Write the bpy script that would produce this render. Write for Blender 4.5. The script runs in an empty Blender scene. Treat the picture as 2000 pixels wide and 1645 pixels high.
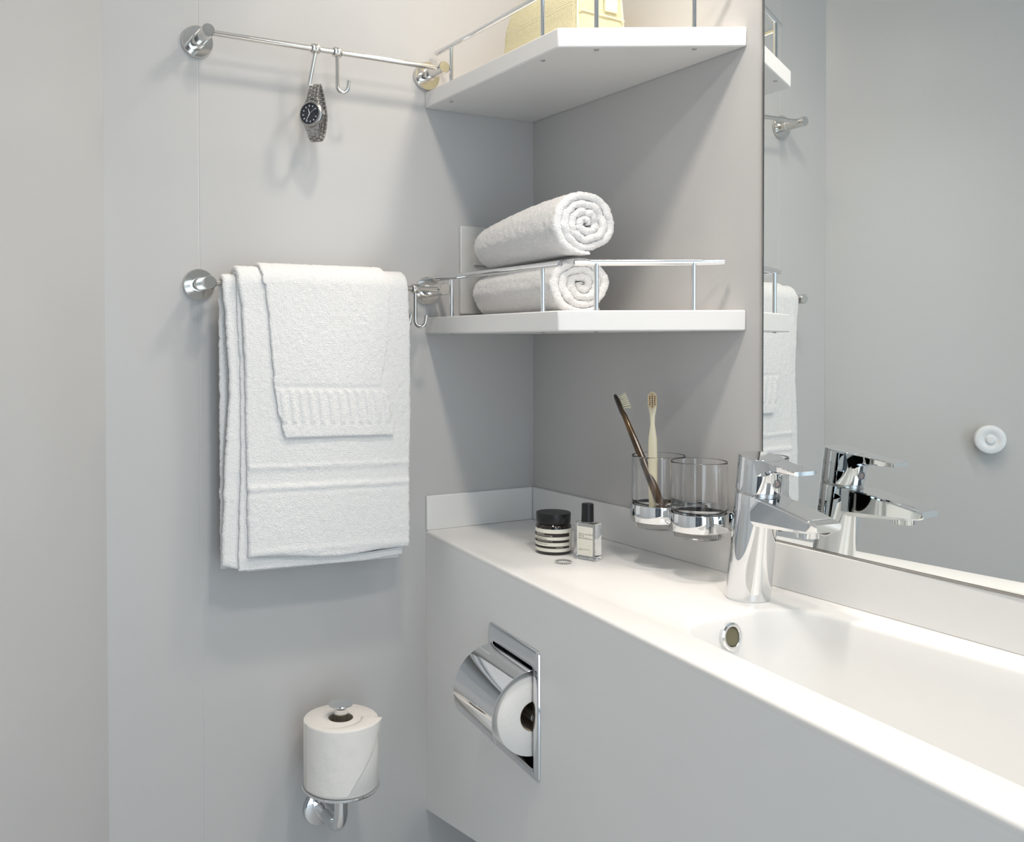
import bpy, bmesh, math, random
from mathutils import Vector, Matrix, noise
PI = math.pi
random.seed(7)
S = bpy.context.scene
COL = S.collection

# ------------------------------------------------------------------ camera
# world axes: x = 0 is the mirror wall, y = 0 the towel-rail wall, z = 0 the vanity top (floor at -0.85)
cam_d = bpy.data.cameras.new('camera')
cam_d.sensor_width = 36.0
cam_d.lens = 1849.66 / 2000 * 36.0
cam_d.shift_x = 178.93 / 2000
cam_d.shift_y = -117.71 / 2000
cam_d.clip_start = 0.02
cam = bpy.data.objects.new('camera', cam_d)
COL.objects.link(cam)
D_ = Vector((0.474077, 0.880307, -0.017606)); R_ = Vector((0.880418, -0.474191, -0.002731)); U_ = Vector((0.010752, 0.014206, 0.999841))
cam.matrix_world = Matrix(((R_.x, U_.x, -D_.x, -0.927612), (R_.y, U_.y, -D_.y, -1.32), (R_.z, U_.z, -D_.z, 0.29635), (0, 0, 0, 1)))
S.camera = cam

# ------------------------------------------------------------------ world, lights, exposure
w = bpy.data.worlds.new('world'); S.world = w; w.use_nodes = True
w.node_tree.nodes['Background'].inputs[0].default_value = (0.8, 0.9, 1.0, 1)
w.node_tree.nodes['Background'].inputs[1].default_value = 0.3
S.view_settings.view_transform = 'Standard'
S.view_settings.look = 'None'
S.view_settings.exposure = -0.10
S.view_settings.gamma = 1.0
S.view_settings.use_curve_mapping = False


def lamp(name, loc, target, size, watts, col, spread=180):
    l = bpy.data.lights.new(name, 'AREA'); l.shape = 'DISK'; l.size = size; l.energy = watts; l.color = col
    l.spread = math.radians(spread)
    o = bpy.data.objects.new(name, l); COL.objects.link(o); o.location = loc
    o.rotation_euler = (Vector(target) - Vector(loc)).to_track_quat('-Z', 'Y').to_euler()
    return o


WARM = (1.0, 0.87, 0.72); NEUT = (1.0, 0.90, 0.80); COOL = (0.86, 0.94, 1.0)
lamp('mirror_downlight', (-0.04, -0.60, 1.20), (-0.20, -0.42, 0), 0.17, 3.1, NEUT, 140)
lamp('shelf_downlight', (-0.06, -0.20, 1.24), (-0.14, -0.18, 0), 0.06, 0.9, WARM, 150)
lamp('basin_downlight', (-0.05, -1.20, 1.24), (-0.16, -1.10, 0), 0.10, 1.5, NEUT, 140)
lamp('ceiling_downlight', (-0.48, -0.66, 1.33), (-0.06, -0.56, 0.1), 0.12, 2.7, NEUT, 115)
lamp('ceiling_light', (-0.50, -1.30, 1.33), (-0.18, -0.75, 0.0), 0.12, 2.2, NEUT, 110)
dl = lamp('added_front_fill', (-0.72, -2.16, 0.16), (-0.72, 0, 0.16), 0.8, 13.0, (0.74, 0.88, 1.0))  # cool frontal fill lamp, added; the doorway it stands in is invented
dl.data.shape = 'RECTANGLE'; dl.data.size = 0.74; dl.data.size_y = 1.96


# ------------------------------------------------------------------ materials
def mat(name, base, rough=0.5, metal=0.0, spec=0.5, coat=0.0, trans=0.0, ior=1.45, sheen=0.0, bump=None, vary=None, aniso=0.0):
    m = bpy.data.materials.new(name); m.use_nodes = True
    nt = m.node_tree; b = nt.nodes['Principled BSDF']
    b.inputs['Base Color'].default_value = (*base, 1)
    b.inputs['Roughness'].default_value = rough
    b.inputs['Metallic'].default_value = metal
    b.inputs['IOR'].default_value = ior
    b.inputs['Specular IOR Level'].default_value = spec
    b.inputs['Coat Weight'].default_value = coat
    b.inputs['Transmission Weight'].default_value = trans
    b.inputs['Sheen Weight'].default_value = sheen
    if bump or vary:
        tc = nt.nodes.new('ShaderNodeTexCoord')
        if bump:
            kind, sc, dist, st = bump
            if kind == 'voronoi':
                t = nt.nodes.new('ShaderNodeTexVoronoi'); t.inputs['Scale'].default_value = sc; out = t.outputs['Distance']
            elif kind == 'wave':
                t = nt.nodes.new('ShaderNodeTexWave'); t.inputs['Scale'].default_value = sc; t.inputs['Distortion'].default_value = 2; out = t.outputs['Fac']
            else:
                t = nt.nodes.new('ShaderNodeTexNoise'); t.inputs['Scale'].default_value = sc; t.inputs['Detail'].default_value = 3; out = t.outputs['Fac']
            nt.links.new(tc.outputs['Object'], t.inputs['Vector'])
            bp = nt.nodes.new('ShaderNodeBump'); bp.inputs['Distance'].default_value = dist; bp.inputs['Strength'].default_value = st
            nt.links.new(out, bp.inputs['Height']); nt.links.new(bp.outputs['Normal'], b.inputs['Normal'])
        if vary:
            sc, c2 = vary
            t = nt.nodes.new('ShaderNodeTexNoise'); t.inputs['Scale'].default_value = sc; t.inputs['Detail'].default_value = 3
            nt.links.new(tc.outputs['Object'], t.inputs['Vector'])
            r = nt.nodes.new('ShaderNodeValToRGB')
            r.color_ramp.elements[0].position = 0.35; r.color_ramp.elements[0].color = (*base, 1)
            r.color_ramp.elements[1].position = 0.65; r.color_ramp.elements[1].color = (*c2, 1)
            nt.links.new(t.outputs['Fac'], r.inputs['Fac']); nt.links.new(r.outputs['Color'], b.inputs['Base Color'])
    return m


M = {}
M['wall'] = mat('wall_laminate', (0.560, 0.552, 0.542), 0.22, spec=0.45, bump=('noise', 4, 0.002, 0.06))
M['paint'] = mat('wall_paint', (0.80, 0.81, 0.81), 0.5)
M['ceiling'] = mat('ceiling_paint', (0.85, 0.85, 0.84), 0.6)
M['floor'] = mat('floor_vinyl', (0.66, 0.67, 0.67), 0.4, vary=(40, (0.70, 0.71, 0.71)))
M['door'] = mat('added_door_dark_laminate', (0.035, 0.042, 0.055), 0.35, vary=(3, (0.045, 0.052, 0.066)))
M['seam'] = mat('seam_filler', (0.66, 0.65, 0.64), 0.4)
M['solid'] = mat('solid_surface_white', (0.82, 0.815, 0.80), 0.32, spec=0.4, vary=(60, (0.825, 0.82, 0.805)))
M['vanity'] = mat('vanity_panel_grey_white', (0.86, 0.855, 0.845), 0.30, spec=0.4, vary=(12, (0.865, 0.86, 0.85)))
M['shelf'] = mat('shelf_white', (0.79, 0.78, 0.765), 0.35, spec=0.4, vary=(30, (0.795, 0.785, 0.77)))
M['chrome'] = mat('chrome', (0.78, 0.79, 0.80), 0.035, metal=1.0)
M['steel'] = mat('polished_steel', (0.74, 0.72, 0.69), 0.12, metal=1.0)
M['satin'] = mat('satin_steel', (0.62, 0.61, 0.60), 0.28, metal=1.0)
M['mirror'] = mat('mirror_silver', (0.86, 0.885, 0.88), 0.0, metal=1.0)
M['edge'] = mat('mirror_edge_metal', (0.42, 0.40, 0.38), 0.25, metal=1.0)
M['glass'] = mat('clear_glass', (1, 1, 1), 0.0, trans=1.0, ior=1.47)
M['liquid'] = mat('pale_perfume', (0.96, 0.94, 0.84), 0.0, trans=1.0, ior=1.36)
M['terry'] = mat('terry_white', (0.86, 0.85, 0.84), 1.0, spec=0.1, sheen=0.25, bump=('voronoi', 620, 0.0012, 0.7))
M['terry_band'] = mat('terry_band_white', (0.87, 0.86, 0.85), 1.0, spec=0.1, bump=('noise', 700, 0.0006, 0.5))
M['paper'] = mat('tissue_paper', (0.84, 0.81, 0.77), 0.95, spec=0.1, bump=('voronoi', 160, 0.0008, 0.25))
M['card'] = mat('cardboard_core', (0.42, 0.36, 0.28), 0.9, bump=('noise', 200, 0.0005, 0.3))
M['bag'] = mat('canvas_cream', (0.72, 0.66, 0.42), 0.9, spec=0.2, bump=('wave', 420, 0.0008, 0.6), vary=(350, (0.80, 0.75, 0.52)))
M['bagtrim'] = mat('canvas_trim', (0.80, 0.76, 0.55), 0.8, bump=('noise', 500, 0.0006, 0.5))
M['black'] = mat('black_plastic', (0.008, 0.008, 0.009), 0.35, vary=(100, (0.010, 0.010, 0.011)))
M['jar'] = mat('dark_amber_glass', (0.012, 0.009, 0.007), 0.08, coat=0.5)
M['label'] = mat('label_cream', (0.80, 0.78, 0.68), 0.6, vary=(300, (0.82, 0.80, 0.70)))
M['stripe'] = mat('label_brown_black', (0.035, 0.024, 0.020), 0.55)
M['ink'] = mat('ink_grey', (0.16, 0.15, 0.14), 0.7)
M['goldink'] = mat('ink_gold', (0.65, 0.55, 0.35), 0.4, metal=0.6)
M['tortoise'] = mat('tortoiseshell', (0.022, 0.012, 0.006), 0.22, coat=0.2, vary=(24, (0.13, 0.06, 0.008)))
M['cream'] = mat('cream_plastic', (0.83, 0.76, 0.55), 0.3, coat=0.3, vary=(20, (0.85, 0.78, 0.58)))
M['bristle'] = mat('bristle_cream', (0.90, 0.84, 0.66), 0.7)
M['bristle_tan'] = mat('bristle_tan', (0.55, 0.42, 0.27), 0.7)
M['dial'] = mat('watch_dial_blue_black', (0.03, 0.033, 0.045), 0.25, vary=(200, (0.035, 0.038, 0.05)))
M['crystal'] = mat('watch_crystal', (1, 1, 1), 0.0, trans=1.0, ior=1.2)
M['lume'] = mat('watch_hands_pale', (0.75, 0.78, 0.78), 0.35)
M['darksilver'] = mat('oxidised_silver', (0.16, 0.15, 0.14), 0.35, metal=1.0)
M['watchsteel'] = mat('brushed_watch_steel', (0.42, 0.41, 0.40), 0.25, metal=1.0)
M['switch'] = mat('switch_plastic', (0.68, 0.68, 0.66), 0.35)
M['dark'] = mat('dark_recess', (0.02, 0.02, 0.022), 0.5)
M['olive'] = mat('overflow_shade', (0.16, 0.15, 0.09), 0.5)
M['knob'] = mat('knob_white', (0.82, 0.83, 0.84), 0.3)
M['redblue'] = mat('badge_grey_pink', (0.45, 0.36, 0.35), 0.3)


# ------------------------------------------------------------------ helpers
def link(name, me, m, parent=None, smooth=True):
    o = bpy.data.objects.new(name, me)
    COL.objects.link(o)
    if m is not None:
        me.materials.append(M[m] if isinstance(m, str) else m)
    if parent is not None:
        o.parent = parent
    if smooth:
        for p in me.polygons: p.use_smooth = True
    return o


def obj(name, bm, m, parent=None, smooth=True, sharp=35, bevel=0.0, seg=2):
    bmesh.ops.remove_doubles(bm, verts=bm.verts, dist=1e-6)
    bmesh.ops.recalc_face_normals(bm, faces=bm.faces)
    me = bpy.data.meshes.new(name); bm.to_mesh(me); bm.free()
    o = link(name, me, m, parent, smooth)
    if bevel:
        b = o.modifiers.new('bevel', 'BEVEL'); b.width = bevel; b.segments = seg; b.limit_method = 'ANGLE'; b.angle_limit = math.radians(40)
    if smooth and sharp:
        try:
            me.set_sharp_from_angle(angle=math.radians(sharp))
        except Exception:
            pass
    return o


def empty(name, loc, label=None, cat=None, group=None):
    o = bpy.data.objects.new(name, None); o.empty_display_size = 0.02; COL.objects.link(o); o.location = loc
    if label: tag(o, label, cat, group)
    return o


def tag(o, label, cat, group=None):
    o['label'] = label; o['category'] = cat
    if group: o['group'] = group
    return o


def struct(o):
    o['kind'] = 'structure'; return o


def box(bm, x0, x1, y0, y1, z0, z1):
    vs = [bm.verts.new((x, y, z)) for x in (x0, x1) for y in (y0, y1) for z in (z0, z1)]
    for f in ((0, 1, 3, 2), (4, 6, 7, 5), (0, 4, 5, 1), (2, 3, 7, 6), (0, 2, 6, 4), (1, 5, 7, 3)):
        bm.faces.new([vs[i] for i in f])


def prism(bm, pts, z0, z1):
    a = [bm.verts.new((x, y, z0)) for x, y in pts]; b = [bm.verts.new((x, y, z1)) for x, y in pts]
    bm.faces.new(a[::-1]); bm.faces.new(b)
    n = len(pts)
    for i in range(n): bm.faces.new((a[i], a[(i + 1) % n], b[(i + 1) % n], b[i]))


def frame_of(d):
    d = Vector(d).normalized()
    a = Vector((0, 0, 1)) if abs(d.z) < 0.9 else Vector((1, 0, 0))
    u = d.cross(a).normalized(); v = u.cross(d).normalized()
    return u, v


def tube(bm, path, r, n=20, cap=True):
    """round tube along a polyline, r a number or a list"""
    P = [Vector(p) for p in path]; k = len(P)
    rs = r if isinstance(r, (list, tuple)) else [r] * k
    u = None; rings = []
    for i in range(k):
        t = (P[min(i + 1, k - 1)] - P[max(i - 1, 0)]).normalized()
        if u is None:
            u, v = frame_of(t)
        else:
            u = (u - t * u.dot(t)).normalized()
        v = t.cross(u)
        rings.append([bm.verts.new(P[i] + (u * math.cos(2 * PI * j / n) + v * math.sin(2 * PI * j / n)) * rs[i]) for j in range(n)])
    for i in range(k - 1):
        for j in range(n):
            bm.faces.new((rings[i][j], rings[i][(j + 1) % n], rings[i + 1][(j + 1) % n], rings[i + 1][j]))
    if cap:
        bm.faces.new(rings[0][::-1]); bm.faces.new(rings[-1])


def lathe(bm, prof, origin=(0, 0, 0), axis=(0, 0, 1), n=48):
    """profile of (radius, height) revolved round an axis; profile may be closed by radius 0"""
    O = Vector(origin); ax = Vector(axis).normalized(); u, v = frame_of(ax)
    rings = []
    for r, h in prof:
        if r < 1e-7:
            rings.append([bm.verts.new(O + ax * h)])
        else:
            rings.append([bm.verts.new(O + ax * h + (u * math.cos(2 * PI * j / n) + v * math.sin(2 * PI * j / n)) * r) for j in range(n)])
    for a, b in zip(rings[:-1], rings[1:]):
        for j in range(n):
            k = (j + 1) % n
            if len(a) == 1 and len(b) == 1: continue
            if len(a) == 1: bm.faces.new((a[0], b[k], b[j]))
            elif len(b) == 1: bm.faces.new((a[j], a[k], b[0]))
            else: bm.faces.new((a[j], a[k], b[k], b[j]))


def closed_lathe(bm, prof, **kw):
    lathe(bm, list(prof) + [prof[0]], **kw)


def loft(bm, sections, cap=True):
    rings = [[bm.verts.new(p) for p in s] for s in sections]
    n = len(rings[0])
    for a, b in zip(rings[:-1], rings[1:]):
        for j in range(n): bm.faces.new((a[j], a[(j + 1) % n], b[(j + 1) % n], b[j]))
    if cap:
        bm.faces.new(rings[0][::-1]); bm.faces.new(rings[-1])


def rrect(w, h, r, k=5):
    """rounded rectangle outline centred on 0"""
    out = []
    for cx, cy, a0 in ((w / 2 - r, h / 2 - r, 0), (-w / 2 + r, h / 2 - r, PI / 2), (-w / 2 + r, -h / 2 + r, PI), (w / 2 - r, -h / 2 + r, 1.5 * PI)):
        for i in range(k + 1):
            a = a0 + PI / 2 * i / k; out.append((cx + r * math.cos(a), cy + r * math.sin(a)))
    return out


def text_part(name, body, size, mat_, parent, M4, bend=None, align='LEFT', thick=0.00008):
    c = bpy.data.curves.new(name, 'FONT'); c.body = body; c.size = size; c.align_x = align; c.extrude = thick; c.resolution_u = 2
    t = bpy.data.objects.new(name + '_tmp', c); COL.objects.link(t)
    dg = bpy.context.evaluated_depsgraph_get()
    me = bpy.data.meshes.new_from_object(t.evaluated_get(dg))
    bpy.data.objects.remove(t)
    me.name = name
    for v in me.vertices:
        v.co = bend(v.co) if bend else M4 @ v.co
    return link(name, me, mat_, parent, smooth=False)


# ------------------------------------------------------------------ room shell
FZ, CZ = -0.85, 1.35
WX = -0.6974                       # towel-rail wall ends here, an oblique wall follows
# towel-rail wall: two laminate panels meeting in a fine seam
bm = bmesh.new(); box(bm, -0.5683, 0.06, 0.0, 0.06, FZ, CZ); struct(obj('wall_back', bm, 'wall', bevel=0.0006))
bm = bmesh.new(); box(bm, WX - 0.02, -0.5693, 0.0, 0.06, FZ, CZ); struct(obj('wall_back_panel', bm, 'wall', bevel=0.0006))
bm = bmesh.new(); box(bm, -0.5695, -0.5681, 0.0006, 0.05, FZ, CZ); struct(obj('trim_1', bm, 'seam'))
# oblique wall
a = Vector((WX, 0, 0)); dw = Vector((-1, -1, 0)).normalized(); nw = Vector((-1, 1, 0)).normalized() * 0.05
b = a + dw * 0.95
bm = bmesh.new(); prism(bm, [(a.x, a.y), (b.x, b.y), (b.x + nw.x, b.y + nw.y), (a.x + nw.x, a.y + nw.y)], FZ, CZ)
struct(obj('wall_left', bm, 'wall', bevel=0.0008))
YF = -2.10
bm = bmesh.new(); prism(bm, [(b.x, b.y), (b.x, YF), (b.x - 0.05, YF), (b.x - 0.05, b.y + 0.05)], FZ, CZ)
struct(obj('wall_left_return', bm, 'paint'))
bm = bmesh.new(); box(bm, 0.0, 0.06, YF, 0.0, FZ, CZ); struct(obj('wall_right', bm, 'wall'))
bm = bmesh.new(); box(bm, b.x - 0.05, -1.10, YF - 0.06, YF, FZ, CZ); box(bm, -0.34, 0.06, YF - 0.06, YF, FZ, CZ); box(bm, -1.10, -0.34, YF - 0.06, YF, FZ + 2.02, CZ)  # gap in this unseen wall invented as a doorway for the fill
struct(obj('wall_front', bm, 'paint'))
bm = bmesh.new(); box(bm, b.x - 0.1, 0.06, YF - 0.06, 0.06, FZ - 0.05, FZ); struct(obj('floor', bm, 'floor'))
bm = bmesh.new(); box(bm, b.x - 0.1, 0.06, YF - 0.06, 0.06, CZ, CZ + 0.05); struct(obj('ceiling', bm, 'ceiling'))
# the open door, an unseen dark leaf added to darken the chrome reflections
dr = empty('added_door', (b.x + 0.02, YF + 0.40, FZ)); struct(dr)
bm = bmesh.new(); box(bm, 0.0, 0.035, -0.37, 0.37, 0.005, 2.0); obj('added_door_leaf', bm, 'door', dr, bevel=0.003)
bm = bmesh.new(); tube(bm, [(0.035, 0.30, 1.0), (0.08, 0.30, 1.0), (0.08, 0.19, 1.0)], 0.009); obj('added_door_handle', bm, 'satin', dr)

# ------------------------------------------------------------------ vanity
WC, K1 = 0.2082, 0.1239
YE = -2.05                                            # right end of the vanity, out of frame
def fx(y): return -WC + K1 * y                       # front edge (y negative)
van = empty('vanity_unit', (0, 0, 0), 'long white vanity with integrated basin, deeper towards the right, under the mirror', 'vanity')


def bez_round(poly, rads, k=10):
    out = []
    n = len(poly)
    for i in range(n):
        p = Vector(poly[i]); a = Vector(poly[i - 1]); c = Vector(poly[(i + 1) % n]); r = rads[i]
        da = (a - p).normalized(); dc = (c - p).normalized()
        ang = da.angle(dc); t = r / math.tan(ang / 2)
        s = p + da * t; e = p + dc * t
        ctr = p + (da + dc).normalized() * (r / math.sin(ang / 2))
        a0 = math.atan2(s.y - ctr.y, s.x - ctr.x); a1 = math.atan2(e.y - ctr.y, e.x - ctr.x)
        d = (a1 - a0 + PI) % (2 * PI) - PI
        for j in range(k + 1):
            q = a0 + d * j / k; out.append((ctr.x + r * math.cos(q), ctr.y + r * math.sin(q)))
    return out


def basin_outline(inset):
    yb = -0.572
    P = [(fx(yb) + 0.050 + inset, yb - inset), (-0.050 - inset, yb - inset), (-0.026 - inset, -1.45 + inset), (fx(-1.45) + 0.048 + inset, -1.45 + inset)]
    return bez_round(P, [max(0.05 - inset * 0.3, 0.02), 0.055, 0.05, 0.05])


bm = bmesh.new()
# outer outline of the top, with a rounded front edge
er = 0.004
levels = []
out_top = [(fx(0) + er, -0.0003), (-0.0004, -0.0003), (-0.0004, YE), (fx(YE) + er, YE)]
vt = [bm.verts.new((x, y, 0)) for x, y in out_top]
oe = [bm.edges.new((vt[i], vt[(i + 1) % 4])) for i in range(4)]
prof = [(0.0, 0.0), (0.0016, -0.0006), (0.0030, -0.0020), (0.0042, -0.0045)]
# basin walls: steep, then a rounded bottom
prof += [(0.0042 + 0.012 * t, -0.0045 - 0.095 * t) for t in (0.2, 0.4, 0.6, 0.8, 1.0)]
for i in range(1, 7):
    q = PI / 2 * i / 6; prof.append((0.0162 + 0.03 * math.sin(q) * 1.0 - 0.0, -0.0995 - 0.02 * (1 - math.cos(q)) * 1.0 - 0.0))
rings = []
for ins, z in prof:
    rings.append([bm.verts.new((x, y, z)) for x, y in basin_outline(ins)])
n = len(rings[0])
ie = [bm.edges.new((rings[0][i], rings[0][(i + 1) % n])) for i in range(n)]
bmesh.ops.triangle_fill(bm, edges=oe + ie, use_beauty=True)
for a_, b_ in zip(rings[:-1], rings[1:]):
    for j in range(n): bm.faces.new((a_[j], b_[j], b_[(j + 1) % n], a_[(j + 1) % n]))
bm.faces.new(rings[-1])
# rounded front edge strip down to the front panel
pr_ = [vt[0], vt[3]]
prev = (vt[0], vt[3])
for i in range(1, 6):
    q = PI / 2 * i / 5
    o_ = er * (1 - math.sin(q)); z = -er * (1 - math.cos(q))
    cur = (bm.verts.new((fx(0) + o_, 0, z)), bm.verts.new((fx(YE) + o_, YE, z)))
    bm.faces.new((prev[0], prev[1], cur[1], cur[0])); prev = cur
cur = (bm.verts.new((fx(0), 0, -0.008)), bm.verts.new((fx(YE), YE, -0.008)))
bm.faces.new((prev[0], prev[1], cur[1], cur[0]))
for f in bm.faces:
    pass
me = bpy.data.meshes.new('worktop'); bmesh.ops.remove_doubles(bm, verts=bm.verts, dist=1e-6)
bmesh.ops.recalc_face_normals(bm, faces=bm.faces); bm.to_mesh(me); bm.free()
wt = link('worktop', me, 'solid', van); me.set_sharp_from_angle(angle=math.radians(38))
wt['label'] = 'white worktop with the sunken basin'

# backsplash
bm = bmesh.new(); box(bm, -0.0045, -0.0003, YE, -0.0003, 0, 0.0549); obj('backsplash', bm, 'solid', van, bevel=0.0012)
bm = bmesh.new(); box(bm, -WC, -0.0052, -0.005, -0.0003, 0, 0.0549); obj('backsplash', bm, 'solid', van, bevel=0.0012)

# front panel with a recess opening for the paper holder, in a frame (u = -y along the front, z)
H0, H1, HZ0, HZ1 = 0.2360, 0.3775, -0.2420, -0.0803        # holder plate
o0, o1, oz0, oz1 = H0 + 0.012, H1 - 0.011, HZ0 + 0.012, HZ1 - 0.022
bm = bmesh.new()
def zb(u): return -0.448 + 0.22 * min(u, 0.2)
us = [0, 0.05, 0.1, 0.15, 0.2, o0, o1, 1.0, -YE]
zs_ = [-0.008, oz1, oz0]
def fp(u, z, dep=0.0): return (fx(-u) + dep, -u, z)
vg = {}
def gv(u, z, dep=0.0):
    k = (round(u, 5), round(z, 5), round(dep, 5))
    if k not in vg: vg[k] = bm.verts.new(fp(u, z, dep))
    return vg[k]
for u0, u1 in zip(us[:-1], us[1:]):
    for i in range(3):
        za0 = zs_[i]; za1 = za0
        if i < 2: zb0 = zb1 = zs_[i + 1]
        else: zb0, zb1 = zb(u0), zb(u1)
        if u0 == o0 and i == 1: continue
        bm.faces.new((gv(u0, za0), gv(u1, za1), gv(u1, zb1), gv(u0, zb0)))
    bm.faces.new((gv(u0, zb(u0)), gv(u1, zb(u1)), gv(u1, zb(u1), 0.019), gv(u0, zb(u0), 0.019)))
me = bpy.data.meshes.new('front_panel'); bmesh.ops.recalc_face_normals(bm, faces=bm.faces); bm.to_mesh(me); bm.free()
link('front_panel', me, 'vanity', van, smooth=False)
# overflow ring on the left end wall of the basin
ovc = Vector((-0.1480, -0.5815, -0.0215)); ova = Vector((0, -1, 0.14))
bm = bmesh.new()
closed_lathe(bm, [(0.0095, -0.004), (0.0098, 0.0005), (0.0108, 0.0020), (0.0130, 0.0024), (0.0150, 0.0012), (0.0153, -0.001), (0.0153, -0.004)], origin=ovc, axis=ova)
og = obj('overflow_ring', bm, 'chrome', van)
bm = bmesh.new(); lathe(bm, [(0.0096, 0.0010), (0.0096, 0.0004), (0, 0.0004)], origin=ovc + Vector((0, 0.0, 0)), axis=ova)
obj('overflow_shade_disc', bm, 'olive', og)  # flat disc, shade inside the hole put into its dark colour

# ------------------------------------------------------------------ mirror
ML = -0.4896
mr = empty('wall_mirror', (0, ML, 0.0549), 'large frameless mirror with thin metal edge above the vanity backsplash', 'mirror')
mr.location = (-0.0004, ML, 0)
mr.rotation_euler = (0, 0, -0.0)
MT = 0.012                                            # the mirror stands off the wall a little more at its far end
def mprism(x0, x1, y0, y1, z0, z1, name, m, **kw):
    bm = bmesh.new()
    prism(bm, [(x0 + MT * y0, y0), (x1 + MT * y0, y0), (x1 + MT * y1, y1), (x0 + MT * y1, y1)], z0, z1)
    return obj(name, bm, m, mr, **kw)
mprism(-0.0012, 0.0, -1.58, -0.0022, 0.0575, 1.15, 'mirror_glass', 'mirror', smooth=False)
mprism(-0.0022, 0.0, -0.0021, 0.0, 0.0552, 1.15, 'edge_strip', 'edge')
mprism(-0.0022, 0.0, -1.58, -0.0022, 0.0552, 0.0573, 'edge_strip', 'edge')

# ------------------------------------------------------------------ corner shelves with rails
SA = Vector((-0.2076, 0)); SB = Vector((-0.2076, -0.3493)); SC = Vector((-0.0, -0.4638))
dBC = (SC - SB).normalized(); nBC = Vector((dBC.y, -dBC.x))           # outward normal of the slanted front
if nBC.y > 0: nBC = -nBC


def corner_shelf(z0, th, label):
    t = empty('corner_shelf', (0, 0, z0), label, 'shelf', 'white corner shelves with rails')
    bm = bmesh.new(); prism(bm, [(-0.0005, -0.0005), (SA.x, -0.0005), (SB.x, SB.y), (-0.0005, SC.y)], 0, th)
    obj('shelf_board', bm, 'shelf', t, bevel=0.0018, seg=3)
    zr = th + 0.0610; rr = 0.0042
    posts = [(-0.1925, -0.0571), (-0.1925, -0.2960), (-0.1590, -0.3650), (-0.0510, -0.4248)]
    for px_, py_ in posts:
        bm = bmesh.new(); tube(bm, [(px_, py_, th - 0.001), (px_, py_, zr)], 0.0030); obj('rail_post', bm, 'chrome', t)
        bm = bmesh.new(); lathe(bm, [(0, 0), (0.0030, 0), (0.0032, -0.0008), (0.0018, -0.0016), (0, -0.0016)], origin=(px_, py_, 0), n=20); obj('screw_cap', bm, 'satin', t)

    def rod(p, q):
        bm = bmesh.new(); p = Vector(p); q = Vector(q)
        tube(bm, [p, p + (q - p).normalized() * 0.0006, q - (q - p).normalized() * 0.0006, q], [rr - 0.0006, rr, rr, rr - 0.0006], n=28)
        obj('rail_bar', bm, 'chrome', t)
    rod((-0.1925, -0.012, zr), (-0.1925, -0.3345, zr))
    a_ = SB - nBC * 0.011 + dBC * 0.022; c_ = SB - nBC * 0.011 + dBC * 0.2125
    rod((a_.x, a_.y, zr), (c_.x, c_.y, zr))
    return t


corner_shelf(0.6688, 0.0246, 'upper white corner shelf, cream bag standing on it')
corner_shelf(0.3122, 0.0261, 'lower white corner shelf, two rolled towels lying on it')


# ------------------------------------------------------------------ towel rails and hooks
def towel_rail(z, label):
    t = empty('towel_rail', (-0.388, 0, z), label, 'towel rail', 'polished steel towel rails on the wall')
    for x in (-0.5705 + 0.388, -0.2057 + 0.388):
        bm = bmesh.new()
        lathe(bm, [(0, -0.0002), (0.0216, -0.0002), (0.0222, -0.0010), (0.0222, -0.0046), (0.0214, -0.0058), (0, -0.0058)], origin=(x, 0, 0), axis=(0, 1, 0), n=64)
        o1 = obj('wall_disc', bm, 'steel', t)
        bm = bmesh.new()
        lathe(bm, [(0.0100, -0.0055), (0.0100, -0.018), (0.0097, -0.0185), (0.0092, -0.0188), (0.0092, -0.0590), (0.0084, -0.0600), (0, -0.0600)], origin=(x, 0, 0), axis=(0, 1, 0), n=40)
        obj('support_post', bm, 'steel', t)
    bm = bmesh.new(); tube(bm, [(-0.5705 + 0.388 + 0.0085, -0.050, 0), (-0.2057 + 0.388 - 0.0085, -0.050, 0)], 0.0040, n=28); obj('rail_bar', bm, 'steel', t)
    return t


RT, RB = 0.7190, 0.3805
towel_rail(RT, 'upper steel towel rail, wristwatch hanging from it')
towel_rail(RB, 'lower steel towel rail, white towels hung over it')


def hook(x, zr, label, turn, drop=0.043, tilt=(0, 0), tip=0.0085):
    """ring round the rail, a stem and a J; turn = direction the J opens to, about z"""
    t = empty('rail_hook', (x, -0.050, zr), label, 'hook', 'steel hooks on the towel rails')
    bm = bmesh.new(); closed_lathe(bm, [(0.0045, -0.0058), (0.0068, -0.0058), (0.0072, -0.0052), (0.0072, 0.0052), (0.0068, 0.0058), (0.0045, 0.0058)], axis=(1, 0, 0), n=36)
    obj('ring', bm, 'steel', t)
    c, s = math.cos(turn), math.sin(turn); R = 0.0078
    P = [Vector((0, 0, -0.0055))]
    for i in range(5): P.append(Vector((tilt[0] * (i + 1) / 5, tilt[1] * (i + 1) / 5, -0.0055 - drop * (i + 1) / 5)))
    e = P[-1]
    for i in range(1, 13):
        q = PI * 0.98 * i / 12; h = R - R * math.cos(q); P.append(e + Vector((h * c, h * s, -R * 1.15 * math.sin(q))))
    P.append(P[-1] + Vector((0.0012 * c, 0.0012 * s, tip)))
    bm = bmesh.new(); tube(bm, P, 0.0029, n=16); obj('hook_stem', bm, 'steel', t)
    return t


hook(-0.4130, RT, 'tilted steel hook on the upper rail holding the wristwatch', 0.64, tilt=(-0.006, 0.008), tip=0.001)
hook(-0.3790, RT, 'empty steel hook on the upper rail, right of the watch', -0.35)
hook(-0.2520, RB, 'empty steel hook on the lower rail, right of the hanging towels', -0.5)
hook(-0.2780, RB, 'steel hook on the lower rail, only its tip showing beside the bath towel', -0.2)

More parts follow.
